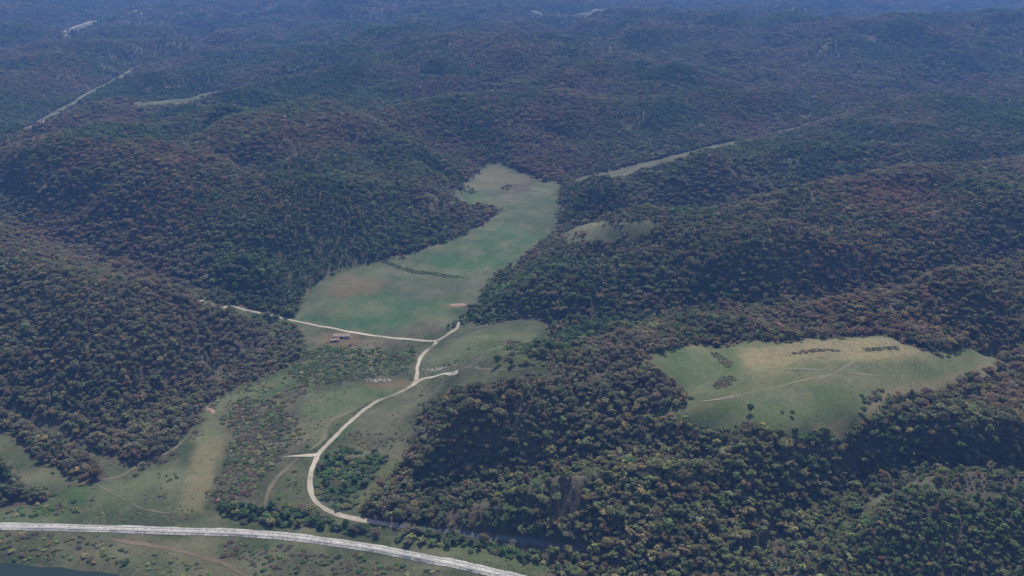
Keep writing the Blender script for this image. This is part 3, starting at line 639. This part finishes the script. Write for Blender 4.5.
def jitter_grid(x0, x1, y0, y1, s):
    gx, gy = np.meshgrid(np.arange(x0, x1, s), np.arange(y0, y1, s * .9))
    gx[1::2] += s / 2
    gx = gx + rng.uniform(-.46, .46, gx.shape) * s; gy = gy + rng.uniform(-.46, .46, gy.shape) * s
    return gx.ravel(), gy.ravel()
def in_view(x, y, z, mg=70):
    u, v, d = project(x, y, z); return (d > 200) & (u > -mg) & (u < W + mg) & (v > -60) & (v < H + mg + 40)
def off_roads(x, y, mul=0.5, add=2.0):
    ok = np.ones(x.shape, bool)
    for L_, wd in ROADS:
        b = (x > L_[:, 0].min() - 15) & (x < L_[:, 0].max() + 15) & (y > L_[:, 1].min() - 15) & (y < L_[:, 1].max() + 15)
        ii = np.where(b & ok)[0]
        if len(ii):
            d, _ = seg_dist(x[ii], y[ii], L_[::3] if len(L_) > 6 else L_); ok[ii] &= d > wd * mul + add
    return ok
TX, TY, TS, TC, TZ, TM = [], [], [], [], [], []       # trees: position, size, class, zone tag
def put(x, y, s, c, tag, mean=None):
    TM.append(PC[c] if mean is None else mean); TX.append(x); TY.append(y); TS.append(s); TC.append(c); TZ.append(np.full(len(x), tag, dtype=object))
# the closed forest
x, y = jitter_grid(-1500, 1500, 330, 2300, 4.45); xb, yb = jitter_grid(-2700, 2700, 2300, 3700, 7.0); xc, yc = jitter_grid(-4800, 4800, 3700, 7400, 10.5)
x = np.concatenate([x, xb, xc]); y = np.concatenate([y, yb, yc])
keep = np.abs(x) < 0.72 * y + 260; x, y = x[keep], y[keep]
keep = in_view(x, y, interp(x, y) + 8); x, y = x[keep], y[keep]
op = np.zeros(len(x), bool)
for kk, poly in OPEN.items():
    d = sdf(x, y, poly) + (6 if kk in ('valley', 'hilltop') else 1.5) * fbm(x, y, 30, 3, 91); op |= d < 1.0
op |= sdf(x, y, POND) < 5
keep = ~op & off_roads(x, y); x, y = x[keep], y[keep]
cl = tree_class(x, y)
s = np.clip(0.5 + 0.13 * fbm(x, y, 120, 2, 95) + rng.normal(0, .17, len(x)) + .3 * (rng.random(len(x)) < .13) * rng.random(len(x)), .26, 1.1)
s = s * np.where(y > 3700, 1.8, np.where(y > 2300, 1.3, 1.0))
zp = [hit(930, 545)[0], hit(680, 540)[0], hit(1000, 540)[0]]
young = np.exp(-((x - zp[0][0]) ** 2 + (y - zp[0][1]) ** 2) / 85 ** 2) + np.exp(-((x - zp[2][0]) ** 2 + (y - zp[2][1]) ** 2) / 70 ** 2)
s = s * (1 - .22 * np.clip(young, 0, 1))
gap = fbm(x, y, 40, 2, 99) > 0.85
keep = ~gap | (rng.random(len(x)) < .35)
put(x[keep], y[keep], s[keep], cl[keep], 'forest', MEANC[keep])
# fill the young stand more densely with small trees
q = [(790, 600), (822, 560), (850, 528), (875, 508), (930, 493), (1050, 503), (1050, 610)]
yp = hpoly(q); x, y = jitter_grid(*sorted(yp[:, 0])[::len(yp) - 1], *sorted(yp[:, 1])[::len(yp) - 1], 4.6)
k_ = inside(x, y, yp); x, y = x[k_], y[k_]; put(x, y, rng.uniform(.26, .46, len(x)), tree_class(x, y), 'forest')

# scrub: pixel polygon, spacing, size range, class weights, density
SCRUB = [
 ([(225, 405), (255, 395), (275, 400), (300, 418), (300, 440), (285, 455), (262, 482), (250, 498), (225, 505), (210, 495), (222, 470), (232, 450), (225, 425)], 3.6, (.13, .34), GRY, .8),
 ([(268, 398), (300, 385), (320, 385), (300, 398), (280, 408)], 5, (.2, .38), GRY, .6),
 ([(295, 352), (330, 346), (390, 350), (412, 352), (408, 372), (380, 376), (340, 382), (305, 384), (285, 376)], 4.0, (.14, .36), GRN, .85),
 ([(322, 462), (345, 450), (378, 455), (390, 462), (372, 478), (352, 508), (335, 510), (318, 500), (315, 480)], 4.8, (.28, .52), DRK, .92),
 ([(334, 440), (360, 430), (410, 432), (400, 448), (370, 456), (345, 450)], 4.6, (.14, .26), GRY, .45),
 ([(222, 506), (260, 508), (310, 508), (340, 522), (380, 530), (385, 540), (330, 530), (280, 526), (225, 520)], 4.6, (.34, .62), DRK, .95),
 ([(385, 532), (430, 536), (540, 552), (560, 566), (520, 560), (450, 550), (400, 543)], 5.2, (.3, .6), DRK, .75),
 ([(0, 534), (60, 535), (110, 540), (130, 556), (128, 572), (90, 565), (40, 560), (0, 556), (-60, 545)], 5, (.18, .36), OCH, .5),
 ([(130, 556), (190, 560), (230, 576), (245, 600), (130, 600)], 5, (.14, .3), OCH, .5),
 ([(222, 540), (290, 544), (360, 556), (440, 570), (490, 585), (490, 610), (260, 610), (250, 575), (225, 556)], 5, (.16, .36), GRY, .6),
 ([(0, 512), (35, 506), (75, 500), (78, 512), (50, 518), (0, 520)], 5, (.2, .36), GRN, .55),
 ([(420, 334), (445, 326), (470, 312), (492, 310), (520, 312), (500, 322), (470, 322), (450, 330)], 6, (.3, .6), DRK, .62),
 ([(505, 345), (530, 340), (545, 355), (545, 368), (515, 368), (505, 360)], 6, (.25, .5), GRY, .5),
 ([(382, 260), (400, 266), (418, 270.6), (432, 272), (448, 275), (464, 277), (464, 278.6), (446, 277.4), (430, 274.4), (412, 273), (396, 268), (382, 262)], 2.3, (.1, .19), DRK, .95),
 ([(460, 188), (470, 186), (480, 190), (478, 193), (465, 192)], 6, (.25, .4), DRK, .8),
 ([(500, 187), (512, 185), (514, 189), (503, 191)], 6, (.25, .4), DRK, .8),
 ([(0, 521), (60, 522.5), (140, 524.5), (230, 527.5), (300, 532), (360, 540), (400, 546), (400, 549.5), (350, 542), (290, 535), (200, 530), (100, 527), (0, 525)], 4.6, (.18, .42), DRK, .6),
 ([(590, 180), (650, 168), (700, 158), (760, 145), (820, 124), (822, 128), (760, 148), (700, 161), (640, 177), (590, 186)], 8, (.5, .8), GRY, .5),
 ([(400, 529), (440, 533), (500, 540), (560, 549), (560, 553), (500, 545), (440, 538), (400, 533)], 5, (.36, .6), OCH, .7),
 ([(155, 473), (172, 470), (182, 474), (178, 480), (162, 482)], 4.2, (.14, .22), GRY, .6),
 ([(95, 500), (180, 498), (205, 512), (100, 512)], 6, (.08, .16), GRN, .25),
 ([(560, 240), (575, 232), (590, 236), (570, 242)], 6, (.3, .5), RUST, .6),
 ([(785, 430), (850, 432), (848, 446), (780, 444)], 6, (.3, .6), GRN, .5),
 ([(710, 352), (720, 354), (728, 360), (735, 366), (728, 369), (718, 363)], 2.5, (.12, .21), [.1, .05, .15, .7, 0, 0, 0, 0], .95),
 ([(712, 386), (720, 378), (734, 375), (738, 380), (730, 386), (716, 389)], 2.5, (.12, .21), [.1, .05, .15, .7, 0, 0, 0, 0], .95),
 ([(788, 353), (800, 351), (840, 350), (842, 352), (800, 354)], 2.5, (.12, .21), [.1, .05, .15, .7, 0, 0, 0, 0], .95),
 ([(862, 349), (880, 347), (900, 347), (900, 350), (866, 351)], 2.5, (.12, .21), [.1, .05, .15, .7, 0, 0, 0, 0], .95),
 ([(700, 412), (780, 416), (850, 430), (700, 430)], 9, (.15, .4), GRN, .22),
 ([(862, 395), (885, 388), (880, 400), (870, 418), (856, 425)], 5, (.2, .4), GRY, .6),
 ([(240, 388), (262, 383), (272, 392), (258, 397)], 5, (.16, .3), GRY, .5),
]
for pts, sp_, (s0, s1), wts, dens in SCRUB:
    wts = np.array(wts, float) * np.array([1, 1, 1.1, 1, .12, .25, 1, 1])
    poly = hpoly(pts); x, y = jitter_grid(poly[:, 0].min(), poly[:, 0].max(), poly[:, 1].min(), poly[:, 1].max(), sp_)
    ar = math.sqrt(abs(np.sum(poly[:, 0] * np.roll(poly[:, 1], -1) - np.roll(poly[:, 0], -1) * poly[:, 1])) / 2)
    d = sdf(x, y, poly) + min(5, .06 * ar) * fbm(x, y, 16, 3, 123)
    k_ = (d < 0) & (rng.random(len(x)) < dens) & off_roads(x, y, .5, 1.2) & (sdf(x, y, POND) > 2.5); x, y = x[k_], y[k_]
    if not len(x): continue
    wt = np.array(wts) / sum(wts); put(x, y, rng.uniform(s0, s1, len(x)), rng.choice(len(PN), len(x), p=wt), 'scrub')
for kk in ('valley', 'hilltop', 'side', 'ravine'):
    pe = OPEN[kk]; x, y = jitter_grid(pe[:, 0].min() - 10, pe[:, 0].max() + 10, pe[:, 1].min() - 10, pe[:, 1].max() + 10, 4.6)
    d = sdf(x, y, pe) + 6 * fbm(x, y, 30, 3, 91); wz_ = np.array([1, 1, 1.1, 1, .3, .4, 1, 1]); k_ = (d < 3) & (d > -7) & (rng.random(len(x)) < .45 - .05 * np.abs(d)) & off_roads(x, y, .5, 1.5) & (sdf(x, y, POND) > 3)
    k_ &= in_view(x, y, interp(x, y)); x, y = x[k_], y[k_]; put(x, y, rng.uniform(.14, .4, len(x)), tree_class(x, y), 'scrub')
# loose bushes all over the valley floor grass
p0 = OPEN['valley']; x, y = jitter_grid(p0[:, 0].min(), p0[:, 0].max(), p0[:, 1].min(), hit(430, 345)[0][1], 4.2)
k_ = inside(x, y, p0) & (fbm(x, y, 70, 3, 140) + rng.uniform(-.6, .6, len(x)) > .22) & off_roads(x, y, .5, 1.5) & (sdf(x, y, POND) > 3)
x, y = x[k_], y[k_]; put(x, y, rng.uniform(.05, .15, len(x)) + .12 * (rng.random(len(x)) < .06), rng.choice(len(PN), len(x), p=[.1, .24, .24, .3, .03, .01, .08, 0]), 'scrub')

for kk, ylo, seed_ in (('hilltop', 0, 150), ('valley', hit(430, 345)[0][1], 151)):
    pe = OPEN[kk]; x, y = jitter_grid(pe[:, 0].min(), pe[:, 0].max(), max(ylo, pe[:, 1].min()), pe[:, 1].max(), 3.6)
    k_ = inside(x, y, pe) & (fbm(x, y, 45, 4, seed_) + rng.uniform(-.5, .5, len(x)) > .3) & off_roads(x, y, .5, .5); x, y = x[k_], y[k_]
    put(x, y, rng.uniform(.035, .085, len(x)), rng.choice(len(PN), len(x), p=[.06, .22, .3, .22, .04, .06, .1, 0]), 'scrub')
X = np.concatenate(TX); Y = np.concatenate(TY); S_ = np.concatenate(TS); C_ = np.concatenate(TC); Z_ = np.concatenate(TZ)
G_ = interp(X, Y)
KIND = np.array([KT[c][random.randrange(len(KT[c]))] for c in C_])
isb = (Z_ == 'scrub') & (S_ < .48)
KIND = np.where(isb, np.where(C_ == 3, 10, 8 + rng.integers(0, 2, len(X))), KIND)
COL = 1.08 * (.52 * PC[C_] + .48 * np.concatenate(TM)) * np.exp(rng.normal(0, .14, (len(X), 1))) * np.exp(rng.normal(0, .05, (len(X), 3)))
ROT = rng.uniform(0, 6.283, len(X)); WID = rng.uniform(.98, 1.32, len(X)); HT = rng.uniform(.56, .84, len(X))
AX = np.exp(rng.normal(0, .16, len(X)))
HT = np.where(Z_ == 'scrub', HT * .95, HT)
WID = np.where(Z_ == 'scrub', WID * 1.2, WID)
U, Vv, DEP = project(X, Y, G_ + 9 * S_)

# the 300 trees that show largest stand as trees of their own
size_px = F * 9 * S_ * WID / DEP
cand = np.where((U > 4) & (U < W - 4) & (Vv > 0) & (Vv < H - 3))[0]
# trees wholly hidden behind a nearer crown do not count
cand = cand[np.argsort(-size_px[cand])][:1200]
near = []
for i in cand:
    hidden = (np.abs(U[cand] - U[i]) < 5) & (Vv[cand] > Vv[i] + 1) & (Vv[cand] < Vv[i] + 7) & (DEP[cand] < DEP[i])
    if not hidden.any(): near.append(i)
    if len(near) == 296: break
near = np.array(near)
def zone_of(u, v):
    if u < 130 and v < 515: return 'at lower left forest edge', 'trees at the lower left forest edge'
    if u < 420 and v > 535: return 'in scrub below the railway', 'trees in the scrub below the railway'
    if u < 450: return 'by the dirt road bend', 'trees by the dirt road bend'
    if u < 620: return 'in bottom centre wood', 'trees in the bottom centre wood'
    if u < 800: return 'left of the ravine', 'trees in the wood left of the ravine'
    if v < 500: return 'under the hilltop meadow', 'trees under the hilltop meadow'
    return 'right of the ravine', 'trees on the slope right of the ravine'
FORM = ['round', 'round', 'round', 'upright', 'upright', 'conical', 'thin', 'thin', 'bushy', 'bushy', 'twiggy']
def tree_obj(x, y, g, s, wd, ht, rot, kind, colour, label, group, name='broadleaf_tree', cat='tree', ax=1.0):
    e = obj(name, None, None, (x, y, g), rot, label=label, category=cat)
    if group: e['group'] = group
    e.scale = (s * wd * ax, s * wd / ax, s * ht)
    e.empty_display_size = 1
    c_ = obj('crown', HI[kind][0], e); c_['tcol'] = [float(v) for v in colour]
    obj('trunk', HI[kind][1], e)
    return e
near_name = {}
for i in near:      # the colour name nearest to the crown's own colour
    near_name[i] = PN[int(np.argmin(((np.log(PC) - np.log(COL[i])) ** 2).sum(1)))]
LAB = {}
for i in near:
    zl, zg = zone_of(U[i], Vv[i])
    sz = 'large' if S_[i] > .8 else ('mid-sized' if S_[i] > .55 else 'small')
    LAB[i] = [f'{sz} {FORM[KIND[i]]} {near_name[i]} tree', zl, zg]
def side(i, sgn):
    du = (U[near] - U[i]) * sgn; ok_ = (du > 3) & (du < 40) & (np.abs(Vv[near] - Vv[i]) < 9)
    if not ok_.any(): return None
    return near_name[near[ok_][np.argmin(du[ok_])]]
def art(t): return ('an ' if t[0] in 'aeiou' else 'a ') + t
def count():
    c = {}
    for v in LAB.values(): c[v[0] + v[1]] = c.get(v[0] + v[1], 0) + 1
    return c
base_ = {i: v[0] for i, v in LAB.items()}
for mode in (1, 2, 3):
    c = count(); new = {}
    for i, v in LAB.items():
        if c[v[0] + v[1]] < 2: continue
        l_, r_ = side(i, -1), side(i, 1)
        if mode == 1 and l_: new[i] = f'{base_[i]} right of {art(l_)} one'
        if mode == 2 and r_: new[i] = f'{base_[i]} left of {art(r_)} one'
        if mode == 3 and l_ and r_: new[i] = f'{base_[i]} between {l_} and {r_} ones'
    for i, t in new.items(): LAB[i][0] = t
for i in near:
    t, zl, zg = LAB[i]
    tree_obj(X[i], Y[i], G_[i], S_[i], WID[i], HT[i], ROT[i], KIND[i], COL[i], f'{t} {zl}', zg, 'conifer_tree' if KIND[i] == 5 else 'broadleaf_tree', ax=AX[i])
rest = np.ones(len(X), bool); rest[near] = False

def gn_group():
    g = bpy.data.node_groups.new('scatter_trees', 'GeometryNodeTree')
    g.interface.new_socket('Geometry', in_out='INPUT', socket_type='NodeSocketGeometry')
    g.interface.new_socket('Geometry', in_out='OUTPUT', socket_type='NodeSocketGeometry')
    i_ = g.nodes.new('NodeGroupInput'); o_ = g.nodes.new('NodeGroupOutput')
    ci = g.nodes.new('GeometryNodeCollectionInfo'); ci.inputs[0].default_value = src; ci.inputs[1].default_value = True; ci.inputs[2].default_value = True
    ip = g.nodes.new('GeometryNodeInstanceOnPoints')
    def na(nm, ty):
        q_ = g.nodes.new('GeometryNodeInputNamedAttribute'); q_.data_type = ty; q_.inputs[0].default_value = nm; return q_.outputs[0]
    g.links.new(i_.outputs[0], ip.inputs['Points']); g.links.new(ci.outputs[0], ip.inputs['Instance'])
    ip.inputs['Pick Instance'].default_value = True
    g.links.new(na('pick', 'INT'), ip.inputs['Instance Index']); g.links.new(na('rot', 'FLOAT_VECTOR'), ip.inputs['Rotation']); g.links.new(na('scl', 'FLOAT_VECTOR'), ip.inputs['Scale'])
    g.links.new(ip.outputs[0], o_.inputs[0]); return g
GN = gn_group()
def scatter(name, mask, label, cat):
    k_ = np.where(mask)[0]
    if not len(k_): return
    me = bpy.data.meshes.new(name); me.vertices.add(len(k_))
    me.vertices.foreach_set('co', np.column_stack([X[k_], Y[k_], G_[k_]]).astype(np.float32).ravel())
    def at(nm, ty, key, data): a_ = me.attributes.new(nm, ty, 'POINT'); a_.data.foreach_set(key, np.ascontiguousarray(data).ravel())
    at('pick', 'INT', 'value', KIND[k_].astype(np.int32))
    at('rot', 'FLOAT_VECTOR', 'vector', np.column_stack([rng.normal(0, .05, len(k_)), rng.normal(0, .05, len(k_)), ROT[k_]]).astype(np.float32))
    at('scl', 'FLOAT_VECTOR', 'vector', np.column_stack([S_[k_] * WID[k_] * AX[k_], S_[k_] * WID[k_] / AX[k_], S_[k_] * HT[k_]]).astype(np.float32))
    at('tcol', 'FLOAT_COLOR', 'color', np.hstack([COL[k_], np.ones((len(k_), 1))]).astype(np.float32))
    o = obj(name, me, kind='stuff', label=label, category=cat)
    md = o.modifiers.new('scatter', 'NODES'); md.node_group = GN
PB = Vv
fo = rest & (Z_ == 'forest'); scb = rest & (Z_ == 'scrub')
vy = hit(500, 170)[0][1]
farm = fo & (Y > vy + 60)
left = fo & ~farm & (X < np.interp(Y, [400, hit(380, 480)[0][1], hit(415, 380)[0][1], hit(440, 330)[0][1], hit(530, 200)[0][1], 3000], [hit(380, 480)[0][0] - 20, hit(370, 480)[0][0] - 20, hit(410, 380)[0][0], hit(430, 330)[0][0], hit(530, 200)[0][0], hit(540, 180)[0][0]]))
right = fo & ~farm & ~left
scatter('forest', farm, 'far bluish forest rolling over the hills to the top of the view', 'forest')
scatter('forest', left, 'dark autumn forest on the hills left of the valley', 'forest')
scatter('forest', right, 'mixed green and rust forest on the hills right of the valley', 'forest')
scatter('scrub', scb, 'low grey brown and green scrub scattered over the valley floor', 'scrub')

# ------------------------------------------------------------------ lone trees and small built things
def lone(px, py, s, kind, cls, label, wd=1.15, ht=.85, name='broadleaf_tree'):
    p = hit(px, py)[0]; g = interp(p[:1], p[1:])[0]
    tree_obj(p[0], p[1], g, s, wd, ht, px * .7, kind, PAL[cls][0], label, None, name)
lone(750, 413, .62, 0, 'dark green', 'lone round dark tree standing in the front of the hilltop meadow')
lone(792, 416, .42, 1, 'green', 'small green tree in the hilltop meadow above the dark wood edge')
lone(498, 365, .8, 1, 'dark green', 'round dark tree at the lower right of the small valley meadow')
lone(511, 366, .6, 3, 'dark green', 'slim dark tree beside the round one below the small meadow')
def boxm(name, x0, x1, y0, y1, z0, z1, mat, parent):
    v = [(a_, b_, c_) for c_ in (z0, z1) for a_, b_ in ((x0, y0), (x1, y0), (x1, y1), (x0, y1))]
    f_ = [(0, 3, 2, 1), (4, 5, 6, 7), (0, 1, 5, 4), (1, 2, 6, 5), (2, 3, 7, 6), (3, 0, 4, 7)]
    return obj(name, mesh(name, v, f_, [mat]), parent)
def shed(px, py, lx, ly, h, rz, roofmat, label):
    p = hit(px, py)[0]; g = float(interp(p[:1], p[1:])[0])
    e = obj('farm_shed', None, None, (p[0], p[1], g), rz, label=label, category='shed')
    wl = boxm('wall', -lx / 2, lx / 2, -ly / 2, ly / 2, -.6, h, 'shed_wall', e)
    dr = boxm('door', -1.4, 1.4, -ly / 2 - .06, -ly / 2 + .05, -.5, h * .75, 'dark_opening', e)
    for k in (-1, 1):
        boxm('window', k * lx * .32 - .7, k * lx * .32 + .7, -ly / 2 - .05, -ly / 2 + .05, h * .42, h * .72, 'window_glass', e)
    ov = .5; rh = ly * .26
    for sgn in (-1, 1):
        v = [(-lx / 2 - ov, sgn * (ly / 2 + ov), h - .15), (lx / 2 + ov, sgn * (ly / 2 + ov), h - .15), (lx / 2 + ov, 0, h + rh), (-lx / 2 - ov, 0, h + rh)]
        v += [(a_, b_, c_ + .18) for a_, b_, c_ in v]
        obj('roof', mesh('roof', v, [(0, 1, 2, 3), (4, 5, 6, 7), (0, 1, 5, 4), (1, 2, 6, 5), (2, 3, 7, 6), (3, 0, 4, 7)], [roofmat]), e)
    for sx in (-1, 1):
        q = sx * (lx / 2 - .02)
        obj('gable', mesh('gable', [(q, -ly / 2, h), (q, ly / 2, h), (q, 0, h + rh), (q - sx * .2, -ly / 2, h), (q - sx * .2, ly / 2, h), (q - sx * .2, 0, h + rh)], [(0, 1, 2), (3, 4, 5), (0, 1, 4, 3), (1, 2, 5, 4), (2, 0, 3, 5)], ['shed_wall']), e)
    return e
shed(342, 337, 19, 7, 2.6, .02, 'shed_roof', 'long low shed with a pale roof under the valley field')
shed(335, 341, 9, 5, 2.3, .3, 'rust_roof', 'small rusty roofed shed beside the long pale one')
def pile(px, py, n_, sx, sy, smin, smax, name, cat, mat, label, seed):
    """a heap: one lumpy mesh of irregular blocks on a low mound"""
    r = np.random.default_rng(seed); p = hit(px, py)[0]; V_, F_ = [], []
    for k in range(n_):
        x_, y_ = r.normal(0, sx / 2.2), r.normal(0, sy / 2.2); s_ = r.uniform(smin, smax); g = float(interp(np.array([p[0] + x_]), np.array([p[1] + y_]))[0])
        b0 = len(V_); a_ = r.uniform(0, 3.1)
        for dz in (-.4, .5):
            for dx, dy in ((-1, -1), (1, -1), (1, 1), (-1, 1)):
                q = (dx * s_ * r.uniform(.6, 1.1), dy * s_ * r.uniform(.5, 1))
                V_.append((p[0] + x_ + q[0] * math.cos(a_) - q[1] * math.sin(a_), p[1] + y_ + q[0] * math.sin(a_) + q[1] * math.cos(a_), g + dz * s_ + .25))
        F_ += [tuple(b0 + i for i in f_) for f_ in ((0, 3, 2, 1), (4, 5, 6, 7), (0, 1, 5, 4), (1, 2, 6, 5), (2, 3, 7, 6), (3, 0, 4, 7))]
    obj(name, mesh(name, V_, F_, [mat]), kind='stuff', label=label, category=cat)
pile(380, 381, 90, 16, 4, .4, 1.1, 'rubble', 'rubble', 'pale_stone', 'pale rubble spread left of the road junction', 4)
pile(436, 370, 80, 13, 4, .4, 1.0, 'rubble', 'rubble', 'pale_stone', 'grey white rubble right of the road above the junction', 5)
def mound(px, py, lx, ly, h, rz, mat, name, label, cat):
    p = hit(px, py)[0]; u = np.linspace(-1, 1, 25); A_, B_ = np.meshgrid(u, u)
    rr = np.sqrt(A_ ** 2 + B_ ** 2) + .18 * fbm(A_ * 40 + px, B_ * 40, 20, 3, 12)
    hh = h * np.clip(1 - rr, -.1, 1) ** 1 * (1 + .4 * fbm(A_ * 40, B_ * 40, 12, 2, 13))
    xx = A_ * lx; yy = B_ * ly; c_, s_ = math.cos(rz), math.sin(rz)
    wx, wy = p[0] + xx * c_ - yy * s_, p[1] + xx * s_ + yy * c_
    I = np.arange(625).reshape(25, 25)
    obj(name, mesh(name, np.stack([wx, wy, interp(wx, wy) + np.where(hh < 0.02, -.4, hh)], -1).reshape(-1, 3), np.stack([I[:-1, :-1], I[:-1, 1:], I[1:, 1:], I[1:, :-1]], -1).reshape(-1, 4), [mat], smooth=True), label=label, category=cat)
mound(211, 411, 8.5, 3.6, 2.4, 2.3, 'bare_soil', 'earth_bank', 'short bank of bare red earth at the left forest edge', 'earth bank')
mound(457, 305, 12, 4.5, .9, .1, 'bare_soil', 'earth_bank', 'low orange earth heap at the right edge of the valley field', 'earth bank')
# ------------------------------------------------------------------ haze
zmin = float(GZ.min()); x0, x1, y0, y1 = xs[0] - 50, xs[-1] + 50, ys[0] - 50, ys[-1] + 50
zt = max(CAM_H + 12, float(GZ.max()) + 30); zb = zmin - 1
hv = [(a_, b_, c_) for c_ in (zb, zt) for a_, b_ in ((x0, y0), (x1, y0), (x1, y1), (x0, y1))]
hf = [(0, 3, 2, 1), (4, 5, 6, 7), (0, 1, 5, 4), (1, 2, 6, 5), (2, 3, 7, 6), (3, 0, 4, 7)]
m, n = new_mat('haze_air'); pv = N(n, 'ShaderNodeVolumePrincipled'); pv.inputs['Color'].default_value = (*HAZE_COLOR, 1)
pv.inputs['Density'].default_value = HAZE_DENSITY; pv.inputs['Anisotropy'].default_value = 0.0
o = N(n, 'ShaderNodeOutputMaterial'); n.links.new(pv.outputs[0], o.inputs['Volume']); M['haze'] = m
obj('haze', mesh('haze', hv, hf, ['haze']), kind='stuff', label='thin blue haze filling the air over the forest', category='haze')
print('trees', len(X), 'near', len(near), 'zmax', GZ.max())
